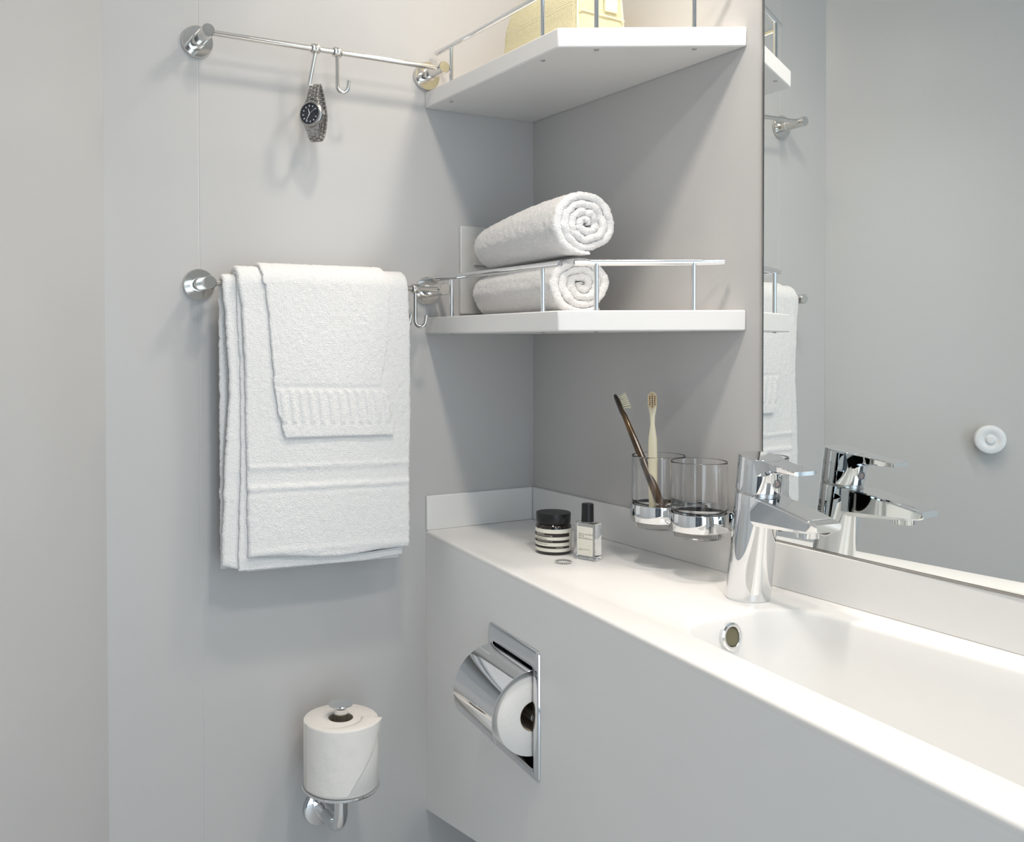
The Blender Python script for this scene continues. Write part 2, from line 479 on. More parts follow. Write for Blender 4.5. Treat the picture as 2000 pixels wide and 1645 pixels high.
# ------------------------------------------------------------------ terry towels
def interp(tab, s):
    """piecewise linear table of (z, value), z descending or ascending"""
    tab = sorted(tab)
    if s <= tab[0][0]: return tab[0][1]
    for (a0, v0), (a1, v1) in zip(tab[:-1], tab[1:]):
        if s <= a1:
            t = (s - a0) / (a1 - a0); t = t * t * (3 - 2 * t); return v0 + (v1 - v0) * t
    return tab[-1][1]


def drape(name, m, parent, zr, rin, th, left, right, zf, zrear, seed=0, detail=None, nu=150, nv=230, fuzz=0.0006, wave=0.0012):
    """a slab of cloth hung over the rail at (y=-0.05, z=zr); left/right: tables z->x on the front side"""
    R = rin + th / 2
    bm = bmesh.new(); ne = 6
    loop = []
    for i in range(nu + 1): loop.append((i / nu, 1.0))
    for i in range(1, ne): q = PI / 2 - PI * i / ne; loop.append((1.0 + 0.5 * th / 0.24 * math.cos(q), math.sin(q)))
    nb = nu // 3
    for i in range(nb + 1): loop.append((1 - i / nb, -1.0))
    for i in range(1, ne): q = -PI / 2 - PI * i / ne; loop.append((0.5 * th / 0.24 * math.cos(q), math.sin(q)))
    rows = []
    arc = PI * R; Lf = zr - zf(0.5); Lr = zr - zrear
    tot = Lf + arc + Lr
    for j in range(-3, nv + 4):
        jj = min(max(j, 0), nv); t = jj / nv * tot
        hs = 1.0; ext = 0.0
        if j < 0: hs = math.cos(PI / 2 * (-j) / 3) ; ext = th / 2 * math.sin(PI / 2 * (-j) / 3)
        if j > nv: hs = math.cos(PI / 2 * (j - nv) / 3); ext = th / 2 * math.sin(PI / 2 * (j - nv) / 3)
        row = []
        for (u, h) in loop:
            uc = min(max(u, 0), 1)
            if t < Lr:
                z = zrear + t / Lr * (zr - zrear) - (ext if j < 0 else 0); y = -0.05 + R; N = Vector((0, 1, 0)); ztab = zr + 0.02
                front = 0
            elif t < Lr + arc:
                q = (t - Lr) / R; y = -0.05 + R * math.cos(q); z = zr + R * math.sin(q); N = Vector((0, math.cos(q), math.sin(q))); ztab = z
                front = q / PI
            else:
                k = (t - Lr - arc) / Lf; zend = zf(uc); z = zr - k * (zr - zend) - (ext if j > nv else 0); y = -0.05 - R; N = Vector((0, -1, 0)); ztab = z
                front = 1
            xl = interp(left, ztab if front >= 1 else zr + 0.01); xr = interp(right, ztab if front >= 1 else zr + 0.01)
            x = xl + (xr - xl) * u
            hh = h * th / 2 * hs
            w_ = wave * (noise.noise(Vector((x * 9 + seed, z * 6, seed))) + 0.6 * noise.noise(Vector((x * 25, z * 12 + seed, 3)))) * min(1, max(0, (zr - z) / 0.05))
            if h > 0.5:
                f = noise.noise(Vector((x * 420, z * 420, seed))) * fuzz + noise.noise(Vector((x * 150, z * 150, seed + 5))) * fuzz * 0.8
                if detail and front >= 1: f = detail(uc, z, x, f)
                hh += f
            du = 0.0
            if abs(h) < 0.99: du = noise.noise(Vector((z * 300, u * 10, seed))) * 0.0013 + noise.noise(Vector((z * 60, u, seed + 2))) * 0.0014
            p = Vector((x + du, y, z)) + N * (hh + w_ * (1 if front else 0.3))
            row.append(bm.verts.new(p))
        rows.append(row)
    n = len(loop)
    for r0, r1 in zip(rows[:-1], rows[1:]):
        for i in range(n): bm.faces.new((r0[i], r0[(i + 1) % n], r1[(i + 1) % n], r1[i]))
    bm.faces.new(rows[0][::-1]); bm.faces.new(rows[-1])
    me = bpy.data.meshes.new(name); bmesh.ops.recalc_face_normals(bm, faces=bm.faces); bm.to_mesh(me); bm.free()
    return link(name, me, m, parent)


def band_detail(bands, soft=0.0016):
    def f(u, z, x, base):
        tot = base
        for kind, z0, z1, amp in bands:
            dz = 0.006 * (u - 0.5)
            e = min(1, max(0, (z + dz - z0) / soft)) * min(1, max(0, (z1 - z - dz) / soft))
            if kind == 'flat': tot = tot * (1 - e) + (-amp) * e + base * 0.25 * e
            elif kind == 'ridge': tot += amp * e
            elif kind == 'cords':
                c = math.sin(x * 2 * PI / 0.0145 + 0.8 * math.sin(z * 90) + 0.5 * math.sin(x * 70))
                tot = tot * (1 - e) + e * (amp * (abs(c) ** 0.5 * (1 if c > 0 else -0.6)) + base * 0.5)
        return tot
    return f


bt = empty('bath_towel', (-0.41, -0.05, RB), 'large folded white bath towel hanging over the lower rail, behind the small towel', 'towel', 'white towels hanging on the lower rail')
bt.location = (0, 0, 0)
zf1 = lambda u: -0.003 - 0.010 * min(u * 8, 1) - 0.006 * u
drape('inner_fold', 'terry', bt, RB, 0.0050, 0.0075,
      [(0.0, -0.5529), (0.10, -0.5490), (0.25, -0.5415), (0.32, -0.5450), (0.385, -0.5500), (0.42, -0.545)],
      [(0.0, -0.2900), (0.42, -0.290)], zf1, -0.010, seed=3, nu=110, nv=230,
      detail=band_detail([('flat', 0.088, 0.118, 0.0005)]))
# middle layer peeking out on the left and below the front hem
zfm = lambda u: -0.012 - 0.008 * u + 0.02 * max(0, u - 0.75)
drape('middle_fold', 'terry', bt, RB, 0.0125, 0.0045,
      [(0.0, -0.5330), (0.15, -0.5290), (0.25, -0.5290), (0.35, -0.5330), (0.41, -0.5330)],
      [(0.0, -0.2850), (0.42, -0.2850)], zfm, 0.02, seed=5, nu=100, nv=200)
zf2 = lambda u: 0.0075 - 0.010 * u - 0.004 * math.sin(u * PI) + 0.002 * math.sin(u * 9)
drape('front_fold', 'terry', bt, RB, 0.0170, 0.0075,
      [(0.0, -0.5195), (0.10, -0.5207), (0.2356, -0.5223), (0.3474, -0.5265), (0.385, -0.5325), (0.42, -0.5300)],
      [(0.0, -0.2785), (0.10, -0.2785), (0.20, -0.2760), (0.32, -0.2765), (0.385, -0.2800), (0.42, -0.2920)], zf2, 0.03, seed=9,
      nu=200, nv=300, wave=0.0016,
      detail=band_detail([('ridge', 0.1215, 0.1280, 0.0012), ('flat', 0.1000, 0.1190, 0.0010), ('ridge', 0.0920, 0.0985, 0.0012), ('flat', 0.086, 0.091, 0.0008), ('ridge', 0.002, 0.012, 0.0008)]))

ht = empty('hand_towel', (-0.40, -0.08, RB), 'small white hand towel with ribbed border, hanging on top of the bath towel', 'towel', 'white towels hanging on the lower rail')
ht.location = (0, 0, 0)
zf3 = lambda u: 0.1690 - 0.0035 * u
hand = drape('towel_cloth', 'terry', ht, RB, 0.0246, 0.0052,
      [(0.165, -0.4695), (0.185, -0.4745), (0.2066, -0.4805), (0.25, -0.4862), (0.3196, -0.4910), (0.3756, -0.4965), (0.395, -0.5020), (0.41, -0.5070)],
      [(0.160, -0.3050), (0.180, -0.3060), (0.2157, -0.3135), (0.2422, -0.3250), (0.28, -0.3180), (0.3131, -0.3125), (0.3804, -0.3125), (0.397, -0.3180), (0.412, -0.3280)],
      zf3, 0.10, seed=21, nu=180, nv=230, wave=0.0012,
      detail=band_detail([('flat', 0.2310, 0.2390, 0.0010), ('cords', 0.1840, 0.2300, 0.0012), ('flat', 0.1820, 0.1845, 0.0008)]))


# rolled towels on the lower shelf
def rolled_towel(label, cx, z0, y0, y1, rx, rz, seed, flap=0.0, xr=0.0, th=0.0105, start=0.6, taper=0.0):
    """spiral roll with its axis along y; rear at y0, front at y1; centre drifts by xr towards the rear"""
    t = empty('rolled_towel', (cx, y1, z0), label, 'towel', 'rolled white towels on the lower shelf')
    turns = min(rx, rz) / th
    N = int(120 * turns)
    ny = 130
    bm = bmesh.new()

    def cross(k, side, yk):
        """point of the spiral sheet's centre line +- half thickness"""
        a = start + 2 * PI * turns * k
        rr = (k * turns * th)
        am = a % (2 * PI); wob = 1 + (1 - k) ** 0.7 * (0.30 * noise.noise(Vector((math.cos(a) * 1.3, math.sin(a) * 1.3, seed))) + 0.16 * noise.noise(Vector((math.cos(a) * 3, math.sin(a) * 3, seed + 3 + k * 1.5))))
        rr2 = max(rr * wob + side * th * 0.50 * min(1, k * 6 + 0.2), 0.0004)
        ex = rx / min(rx, rz); ez = rz / min(rx, rz)
        x = rr2 * math.cos(a) * ex; z = rr2 * math.sin(a) * ez
        return x, z
    ks = [i / N for i in range(N + 1)]
    loop = [(k, 1.0) for k in ks]
    for i in range(1, 6): q = PI / 2 - PI * i / 6; loop.append((1.0 + 0.004 * math.cos(q), math.sin(q)))
    loop += [(k, -1.0) for k in ks[::-1]]
    rows = []
    for j in range(-3, ny + 4):
        jj = min(max(j, 0), ny); v = jj / ny
        hs = 1.0; ext = 0
        if j < 0: hs = math.cos(PI / 2 * (-j) / 3.3); ext = 0.0040 * math.sin(PI / 2 * (-j) / 3.3)
        if j > ny: hs = math.cos(PI / 2 * (j - ny) / 3.3); ext = -0.0040 * math.sin(PI / 2 * (j - ny) / 3.3)
        row = []
        for (k, h) in loop:
            a = start + 2 * PI * turns * min(k, 1)
            tele = 0.0035 * noise.noise(Vector((a * 0.55, seed, 7))) + 0.002 * noise.noise(Vector((a * 2.1, seed, 9)))
            y = y1 + v * (y0 - y1)
            y += (tele if v < 0.5 else -tele) * (abs(v - 0.5) * 2) ** 6 - ext * (1 if j < 0 else 1)
            x, z = cross(min(k, 1), h * hs, y)
            if k > 1: x += 0.004 * math.sin(1.2) * (k - 1) * 100 * 0
            outer = h > 0.5 and k > 1 - 1.05 / turns
            if outer:
                d = Vector((x, 0, z)).normalized()
                f = 0.0011 * noise.noise(Vector((x * 420, y * 420, z * 420 + seed))) + 0.0009 * noise.noise(Vector((x * 120, y * 120, z * 120)))
                x += d.x * f; z += d.z * f
            endb = max(0, 1 - min(v, 1 - v) * ny / 3.5)
            if endb > 0:
                y += 0.0012 * endb * noise.noise(Vector((x * 500, z * 500, seed)))
                x += 0.0010 * endb * noise.noise(Vector((x * 420, z * 420, seed + 4))); z += 0.0010 * endb * noise.noise(Vector((x * 420, z * 420, seed + 8)))
            zz = rz + z
            if zz < 0.0012: zz = 0.0012 + 0.1 * (zz - 0.0012) * 0
            tp = 1 - taper * v * v
            row.append(bm.verts.new((x * (1 - 0.3 * (1 - tp)) + xr * v, y - y1, zz * tp)))
        rows.append(row)
    n = len(loop)
    for r0, r1 in zip(rows[:-1], rows[1:]):
        for i in range(n): bm.faces.new((r0[i], r1[i], r1[(i + 1) % n], r0[(i + 1) % n]))
    # ends: close the sheet's edge
    for row, fl in ((rows[0], 1), (rows[-1], 0)):
        for i in range(N):
            q = (row[i], row[i + 1], row[n - 2 - i], row[n - 1 - i])
            try: bm.faces.new(q if fl else q[::-1])
            except Exception: pass
    me = bpy.data.meshes.new('towel_roll'); bmesh.ops.recalc_face_normals(bm, faces=bm.faces); bm.to_mesh(me); bm.free()
    return t, link('towel_roll', me, 'terry', t)


LS = 0.3122 + 0.0261
rolled_towel('rolled white towel lying on the shelf, lower of the pair', -0.1230, LS, -0.055, -0.288, 0.0500, 0.0385, 11, xr=0.022, start=1.10, taper=0.08)
rolled_towel('rolled white towel lying on top of the other roll', -0.1290, LS + 0.0765, -0.060, -0.305, 0.0500, 0.0425, 29, xr=0.026, start=-1.75, taper=0.22)


# ------------------------------------------------------------------ toiletry bag on the upper shelf
bag = empty('toiletry_bag', (-0.0860, -0.1930, 0.6934), 'cream canvas toiletry bag standing on the upper corner shelf', 'bag')
bm = bmesh.new()
bx, by, bh = 0.085, 0.190, 0.115
secs = []
nz = 16
for i in range(nz + 1):
    t = i / nz; z = bh * t
    k = 1.0 - 0.10 * t - 0.28 * max(0, t - 0.55) ** 1.5 * 3
    bul = 1 + 0.05 * math.sin(PI * t)
    secs.append([(x * k * bul, y * (1 - 0.06 * t - 0.10 * max(0, t - 0.7)) , z + (0.004 * noise.noise(Vector((x * 30, y * 30, 1))) if i else 0)) for x, y in rrect(bx, by, 0.012, 6)])
loft(bm, secs)
obj('bag_body', bm, 'bag', bag)
for sx in (-1, 1):
    P = [(sx * (bx / 2 - 0.003) * (1 - 0.10 * t) * (1 + 0.05 * math.sin(PI * t)) - 0, -(by / 2 - 0.0025) * (1 - 0.06 * t), bh * t * 0.9) for t in [i / 10 for i in range(11)]]
    bm = bmesh.new(); tube(bm, P, 0.0016, n=10); obj('piping', bm, 'bagtrim', bag)
bm = bmesh.new(); tube(bm, [(-bx / 2 * 0.92, -by / 2 * 0.975 - 0.0008, 0.056), (0, -by / 2 * 0.975 - 0.0018, 0.054), (bx / 2 * 0.92, -by / 2 * 0.975 - 0.0008, 0.052)], 0.0011, n=8); obj('seam', bm, 'bagtrim', bag)
bm = bmesh.new(); box(bm, 0.004, 0.026, -by / 2 * 0.975 - 0.003, -by / 2 * 0.97, 0.060, 0.105); obj('pull_tab', bm, 'bagtrim', bag, bevel=0.001)

# ------------------------------------------------------------------ wall socket / switch behind the towels
sw = empty('wall_switch', (-0.10, 0, 0.42), 'white square-edged wall switch plate behind the rolled towels', 'switch')
bm = bmesh.new(); box(bm, -0.0457, 0.040, -0.0065, -0.0001, -0.075, 0.0665); obj('switch_plate', bm, 'switch', sw, bevel=0.0018)
bm = bmesh.new(); box(bm, -0.0216, 0.0224, -0.0100, -0.0060, 0.0040, 0.0488); obj('switch_rocker', bm, 'switch', sw, bevel=0.001)

# ------------------------------------------------------------------ faucet (local +X = spout direction, towards -y)
fa = empty('basin_faucet', (-0.0715, -0.5335, 0), 'polished chrome single-lever basin faucet at the left end of the basin', 'faucet')
fa.rotation_euler = (0, 0, -PI / 2 - math.radians(7))
def leanx(z): return 0.128 * z
nn = 64
def ringsec(z, r, sl, dz=0.0):
    return [(leanx(z) + r * math.cos(2 * PI * j / nn), r * math.sin(2 * PI * j / nn), z - sl * r * math.cos(2 * PI * j / nn)) for j in range(nn)]
bm = bmesh.new()
loft(bm, [ringsec(z, r, 0.10 * max(0, z - 0.06) / 0.07) for z, r in [(0.0, 0.0246), (0.0015, 0.0252), (0.003, 0.0252), (0.02, 0.0250), (0.05, 0.0246), (0.08, 0.0245), (0.105, 0.0246), (0.1245, 0.0248), (0.1252, 0.0244)]])
obj('faucet_body', bm, 'chrome', fa, sharp=50)
bm = bmesh.new(); loft(bm, [ringsec(0.1250, 0.0234, 0.10), ringsec(0.1284, 0.0234, 0.10)]); obj('collar', bm, 'satin', fa, sharp=50)
SL = 0.135
bm = bmesh.new(); secs = []
for z, r in [(0.1280, 0.0240), (0.1284, 0.0247), (0.1290, 0.0248), (0.145, 0.0248), (0.1655, 0.0246), (0.1668, 0.0244), (0.1676, 0.0238)]:
    secs.append(ringsec(z, r, 0.10 + (SL - 0.10) * (z - 0.128) / 0.04))
loft(bm, secs); obj('lever_cap', bm, 'chrome', fa, sharp=50)
# the blade: its top continues the cap's slanted top, narrows behind the cap and runs to a chamfered tip
def blade_half(X):
    if X < 0.030: return math.sqrt(max(0.0236 ** 2 - (X - 0.0214) ** 2, 0.0001)) if X > 0.0214 else 0.0236
    return 0.0
bm = bmesh.new(); secs = []
for X, hw, th in [(0.0300, 0.0222, 0.030), (0.034, 0.0212, 0.024), (0.040, 0.0190, 0.018), (0.046, 0.0172, 0.0135), (0.053, 0.0160, 0.0105), (0.062, 0.0153, 0.0085), (0.075, 0.0158, 0.0068), (0.0855, 0.0166, 0.0056), (0.0895, 0.0156, 0.0044)]:
    zt = 0.1676 - SL * (X - 0.0214) - 0.0003; c = 0.0010
    secs.append([(X, -hw + c, zt), (X, hw - c, zt), (X, hw, zt - c), (X, hw * 0.90, zt - th * 0.8), (X, hw * 0.70, zt - th), (X, -hw * 0.70, zt - th), (X, -hw * 0.90, zt - th * 0.8), (X, -hw, zt - c)])
loft(bm, secs); obj('lever_blade', bm, 'chrome', fa, sharp=20)
bo = Vector((leanx(0.142) + 0.0250, 0.0035, 0.1385))
bm = bmesh.new(); lathe(bm, [(0, 0), (0.0036, 0), (0.0038, -0.0006)], origin=bo, axis=(1, 0.14, 0.1), n=28)
obj('temperature_dot', bm, 'redblue', fa)
bm = bmesh.new(); closed_lathe(bm, [(0.0038, -0.001), (0.0038, 0.0006), (0.0050, 0.0006), (0.0053, -0.001)], origin=bo, axis=(1, 0.14, 0.1), n=28)
obj('badge_ring', bm, 'satin', fa)
# spout: deep at the body, flat tapering top, bottom nearly level
bm = bmesh.new(); secs = []
for X, hw, zt, zb_ in [(0.004, 0.0215, 0.1265, 0.0880), (0.022, 0.0215, 0.1255, 0.0895), (0.045, 0.0210, 0.1222, 0.0908), (0.070, 0.0202, 0.1182, 0.0925), (0.092, 0.0195, 0.1142, 0.0940), (0.109, 0.0188, 0.1108, 0.0955), (0.1190, 0.0180, 0.1084, 0.0975), (0.1230, 0.0168, 0.1072, 0.0995)]:
    zm = zb_ + (zt - zb_) * 0.16
    secs.append([(X, -hw + 0.0022, zt), (X, hw - 0.0022, zt), (X, hw - 0.0004, zt - 0.0012), (X, hw, zt - 0.0030), (X, hw * 0.93, zm), (X, hw * 0.80, zb_), (X, -hw * 0.80, zb_), (X, -hw * 0.93, zm), (X, -hw, zt - 0.0030), (X, -hw + 0.0004, zt - 0.0012)])
loft(bm, secs); spo = obj('spout', bm, 'chrome', fa, sharp=16)
bm = bmesh.new(); secs = []
for X, hw, zt in [(0.030, 0.0150, 0.1244), (0.112, 0.0132, 0.1102)]:
    secs.append([(X, -hw, zt - 0.0012), (X, hw, zt - 0.0012), (X, hw - 0.0008, zt + 0.0005), (X, -hw + 0.0008, zt + 0.0005)])
loft(bm, secs); obj('spout_inlay', bm, 'chrome', spo, sharp=20)
bm = bmesh.new(); closed_lathe(bm, [(0.0085, 0.0), (0.0120, 0.0), (0.0125, 0.0065), (0.0085, 0.0065)], origin=(0.0930, 0, 0.0885), axis=(0.02, 0, 1), n=40)
obj('aerator', bm, 'chrome', fa)

# ------------------------------------------------------------------ double tumbler holder
GX = -0.0550; GYL, GYR = -0.3654, -0.4386
th_ = empty('tumbler_holder', (0, -0.402, 0.073), 'chrome double tumbler holder fixed to the wall beside the mirror', 'holder')
for gy in (GYL, GYR):
    bm = bmesh.new()
    closed_lathe(bm, [(0.0340, -0.0110), (0.0362, -0.0110), (0.0366, -0.0104), (0.0366, 0.0104), (0.0362, 0.0110), (0.0340, 0.0110)], origin=(GX, gy + 0.402, 0), n=80)
    obj('holder_ring', bm, 'chrome', th_)
bm = bmesh.new(); box(bm, -0.019, -0.010, -0.0620, 0.0600, -0.0105, 0.0105); obj('holder_bar', bm, 'chrome', th_, bevel=0.001)
bm = bmesh.new(); box(bm, -0.012, -0.0003, -0.014, 0.014, -0.012, 0.014); obj('wall_bracket', bm, 'chrome', th_, bevel=0.001)
for gy in (GYL, GYR):
    bm = bmesh.new(); box(bm, GX + 0.034, -0.0125, gy + 0.402 - 0.006, gy + 0.402 + 0.006, -0.010, 0.010)
    obj('ring_mount', bm, 'chrome', th_, bevel=0.0006)


def tumbler(gy, label):
    g = empty('drinking_glass', (GX, gy, 0.0520), label, 'glass', 'clear glasses in the tumbler holder')
    bm = bmesh.new()
    closed = [(0, 0), (0.0280, 0), (0.0300, 0.0010), (0.0305, 0.0020), (0.0310, 0.0080), (0.0320, 0.0110), (0.0324, 0.0120), (0.0326, 0.0300), (0.0327, 0.0330), (0.0344, 0.0352), (0.0347, 0.0362), (0.03475, 0.0380), (0.0348, 0.0660), (0.03485, 0.0945), (0.03485, 0.0955),
              (0.0345, 0.0962), (0.0340, 0.0962), (0.0336, 0.0955), (0.0336, 0.0940), (0.03355, 0.0660), (0.0335, 0.0385), (0.0334, 0.0372), (0.0330, 0.0362), (0.0316, 0.0345), (0.0314, 0.0330), (0.0312, 0.0120), (0.0308, 0.0100), (0.0296, 0.0084), (0.0280, 0.0080), (0, 0.0080)]
    lathe(bm, closed, n=128); obj('glass_body', bm, 'glass', g, sharp=75)
    return g


tumbler(GYL, 'clear glass holding two toothbrushes, further from the faucet')
tumbler(GYR, 'empty clear glass in the holder next to the faucet')


# ------------------------------------------------------------------ toothbrushes
def toothbrush(base, top, face, label, hm, bmat, shape, hname, tiltname=None, text=None):
    """handle from base to top; face = direction of the bristles"""
    base = Vector(base); top = Vector(top); ax = (top - base); L = ax.length; ax.normalize()
    f = Vector(face); f = (f - ax * f.dot(ax)).normalized(); s = ax.cross(f)
    t = empty('toothbrush', base, label, 'toothbrush', 'toothbrushes in the glass')
    R = Matrix((s, f, ax)).transposed().to_4x4()
    def P(x, y, z): return R @ Vector((x, y, z))
    bm = bmesh.new(); secs = []
    for z, hw, ht_, yo in shape:
        secs.append([P(hw * math.cos(2 * PI * j / 24) * (1 if abs(math.cos(2 * PI * j / 24)) < .99 else 1), ht_ * (abs(math.sin(2 * PI * j / 24)) ** 0.6) * (1 if math.sin(2 * PI * j / 24) > 0 else -1) + yo, z * L) for j in range(24)])
    loft(bm, secs); obj('brush_handle', bm, hm, t, sharp=60)
    bm = bmesh.new()
    zh0, zh1 = L * 0.868, L * 0.982
    rows, cols = 8, 4
    hb = 0.0105
    for i in range(rows):
        for j in range(cols):
            zz = zh0 + (zh1 - zh0) * (i + 0.5) / rows; xx = (j - (cols - 1) / 2) * 0.0026
            if (i in (0, rows - 1)) and j in (0, cols - 1): continue
            tube(bm, [P(xx, 0.002, zz), P(xx * 1.05, 0.006, zz), P(xx * 1.25, hb + 0.002, zz + 0.0004 * (i - rows / 2))], [0.0008, 0.0009, 0.0014], n=8)
    obj('bristles', bm, bmat, t)
    return t, P, L


S1 = [(0.0, 0.0030, 0.0022, 0), (0.012, 0.0050, 0.0046, 0), (0.10, 0.0054, 0.0056, 0), (0.30, 0.0052, 0.0054, 0), (0.55, 0.0048, 0.0048, 0), (0.72, 0.0042, 0.0040, 0), (0.82, 0.0042, 0.0036, 0), (0.852, 0.0054, 0.0034, -0.001), (0.88, 0.0062, 0.0030, -0.0015), (0.97, 0.0060, 0.0028, -0.0015), (0.993, 0.0044, 0.0022, -0.0015), (1.0, 0.0015, 0.0010, -0.0015)]
S2 = [(0.0, 0.0025, 0.0012, 0), (0.015, 0.0050, 0.0026, 0), (0.20, 0.0058, 0.0032, 0), (0.45, 0.0064, 0.0036, 0), (0.62, 0.0058, 0.0034, 0), (0.74, 0.0030, 0.0028, 0), (0.80, 0.0034, 0.0025, 0), (0.85, 0.0050, 0.0022, 0), (0.90, 0.0060, 0.0021, 0), (0.96, 0.0056, 0.0021, 0), (0.992, 0.0036, 0.0016, 0), (1.0, 0.0012, 0.0008, 0)]
tb, P1, L1 = toothbrush((-0.0530, -0.3800, 0.0640), (-0.0560, -0.2800, 0.2250), (0.95, -0.75, 0.1), 'dark tortoiseshell toothbrush leaning left in the glass', 'tortoise', 'bristle', S1, 'brush_handle')
toothbrush((-0.0560, -0.3560, 0.0640), (-0.0420, -0.3390, 0.2310), (-0.75, -0.80, 0.0), 'cream-coloured toothbrush standing upright in the glass', 'cream', 'bristle_tan', S2, 'brush_handle')
# small gold lettering on the dark handle
Rm = Matrix.Identity(4)
def on_handle(co):
    return P1(0.0, 0.0, 0.0) + (P1(1, 0, 0) - P1(0, 0, 0)) * (-0.0030 + co.y) * -1 + (P1(0, 1, 0) - P1(0, 0, 0)) * -0.0058 + (P1(0, 0, 1) - P1(0, 0, 0)) * (0.068 - co.x)
text_part('lettering', 'TOOTHBRUSH\nIN PAPER', 0.0030, 'goldink', tb, None, bend=on_handle)

# ------------------------------------------------------------------ jar
jc = Vector((-0.1240, -0.2260, 0)); JR = 0.0262
jar = empty('cosmetic_jar', jc, 'black glass cosmetic jar with striped cream label on the worktop', 'jar')
jar.scale = (0.975, 0.975, 0.895)
bm = bmesh.new(); lathe(bm, [(0, 0), (0.0235, 0), (0.0255, 0.0012), (JR, 0.0040), (JR, 0.0425), (0.0250, 0.0455), (0.0230, 0.0470), (0.0225, 0.0485), (0, 0.0485)], n=72); jb = obj('jar_body', bm, 'jar', jar)
bm = bmesh.new(); lathe(bm, [(0, 0.0475), (0.0243, 0.0475), (0.0248, 0.0485), (0.0252, 0.0622), (0.0246, 0.0636), (0, 0.0638)], n=72); obj('jar_lid', bm, 'black', jar)


def cyl_patch(bm, r, z0, z1, a0, a1, n=60):
    prev = None
    for i in range(n + 1):
        q = a0 + (a1 - a0) * i / n
        cur = (bm.verts.new((r * math.cos(q), r * math.sin(q), z0)), bm.verts.new((r * math.cos(q), r * math.sin(q), z1)))
        if prev: bm.faces.new((prev[0], cur[0], cur[1], prev[1]))
        prev = cur


ca = math.atan2(-1.32 + 0.19, -0.9276 + 0.0985)     # the side of the jar seen in the photo
bm = bmesh.new(); cyl_patch(bm, JR + 0.0001, 0.0052, 0.0405, ca - 1.9, ca + 1.45); lb = obj('jar_label', bm, 'label', jar, sharp=0)
bm = bmesh.new()
for z0, z1 in ((0.0285, 0.0342), (0.0195, 0.0235), (0.0105, 0.0140)):
    cyl_patch(bm, JR + 0.00016, z0, z1, ca - 1.9, ca + 1.02)
obj('label_stripes', bm, 'stripe', lb, sharp=0)


def jar_text(name, body, size, m, z, adj):
    def bend(co):
        q = ca - 1.15 + adj + co.x / JR; r = JR + 0.00022 + co.z
        return Vector((r * math.cos(q), r * math.sin(q), z + co.y))
    return text_part(name, body, size, m, lb, None, bend=bend)


jar_text('label_text', 'Parsley Seed Facial\nCleansing Masque for the Visage', 0.0022, 'label', 0.0322, 0)
jar_text('label_text', 'Crème nettoyante pour le\nvisage aux graines de persil', 0.0019, 'ink', 0.0262, 0)
jar_text('label_text', 'Apply to clean skin and leave to dry', 0.0018, 'label', 0.0212, 0.1)
jar_text('label_text', '60 mL   2.0 fl oz   Skin care', 0.0018, 'ink', 0.0168, 0.1)
jar_text('label_text', 'Aesop London', 0.0018, 'label', 0.0116, 1.3)

# ------------------------------------------------------------------ perfume bottle
pb = empty('perfume_bottle', (-0.1095, -0.2850, 0.0003), 'small square clear perfume bottle with black cap, right of the jar', 'bottle')
pb.rotation_euler = (0, 0, math.radians(-70))
def rbox(w_, d_, r_, z0, z1, c=0.0008):
    return [[(x, y, z) for x, y in rrect(w_ - 2 * i, d_ - 2 * i, r_, 3)] for i, z in ((c, z0), (0.0, z0 + c), (0.0, z0 + 2 * c), (0.0, z1 - 2 * c), (0.0, z1 - c), (c, z1))]
bm = bmesh.new(); loft(bm, rbox(0.0340, 0.0190, 0.0016, 0.0, 0.0500))
lathe(bm, [(0, 0.0495), (0.0058, 0.0495), (0.0058, 0.0530), (0, 0.0530)], n=24)
obj('bottle_glass', bm, 'glass', pb, sharp=30)
bm = bmesh.new(); lathe(bm, [(0, 0.0515), (0.0080, 0.0515), (0.0084, 0.0520), (0.0081, 0.0752), (0.0075, 0.0762), (0, 0.0763)], n=36); obj('bottle_cap', bm, 'black', pb)
bm = bmesh.new(); box(bm, -0.0100, 0.0140, -0.00972, -0.00958, 0.0060, 0.0455); lb2 = obj('bottle_label', bm, 'label', pb, smooth=False)
def flat(x0, z0):
    return lambda co: Vector((x0 + co.x, -0.00976 - co.z, z0 + co.y))
text_part('label_text', 'Maison Louis Marie\nNo. 04\nBois de Balincourt', 0.0029, 'ink', lb2, None, bend=flat(-0.0082, 0.0345))
text_part('label_text', 'Perfume oil roll-on 15 ml\n0.5 fl oz', 0.0017, 'ink', lb2, None, bend=flat(-0.0082, 0.0140))

# ------------------------------------------------------------------ ring
rg = empty('finger_ring', (-0.1530, -0.2880, 0.0), 'thin silver beaded finger ring lying on the worktop', 'ring')
bm = bmesh.new(); RR = 0.0106
for i in range(26):
    q = 2 * PI * i / 26
    bmesh.ops.create_icosphere(bm, subdivisions=2, radius=0.00105, matrix=Matrix.Translation((RR * math.cos(q), RR * math.sin(q), 0.0015)) @ Matrix.Diagonal((1, 1, 1.4, 1)))
obj('beads', bm, 'satin', rg, sharp=0)
bm = bmesh.new(); closed_lathe(bm, [(RR - 0.0006, 0.0006), (RR + 0.0003, 0.0006), (RR + 0.0003, 0.0024), (RR - 0.0006, 0.0024)], n=60); obj('band', bm, 'darksilver', rg)

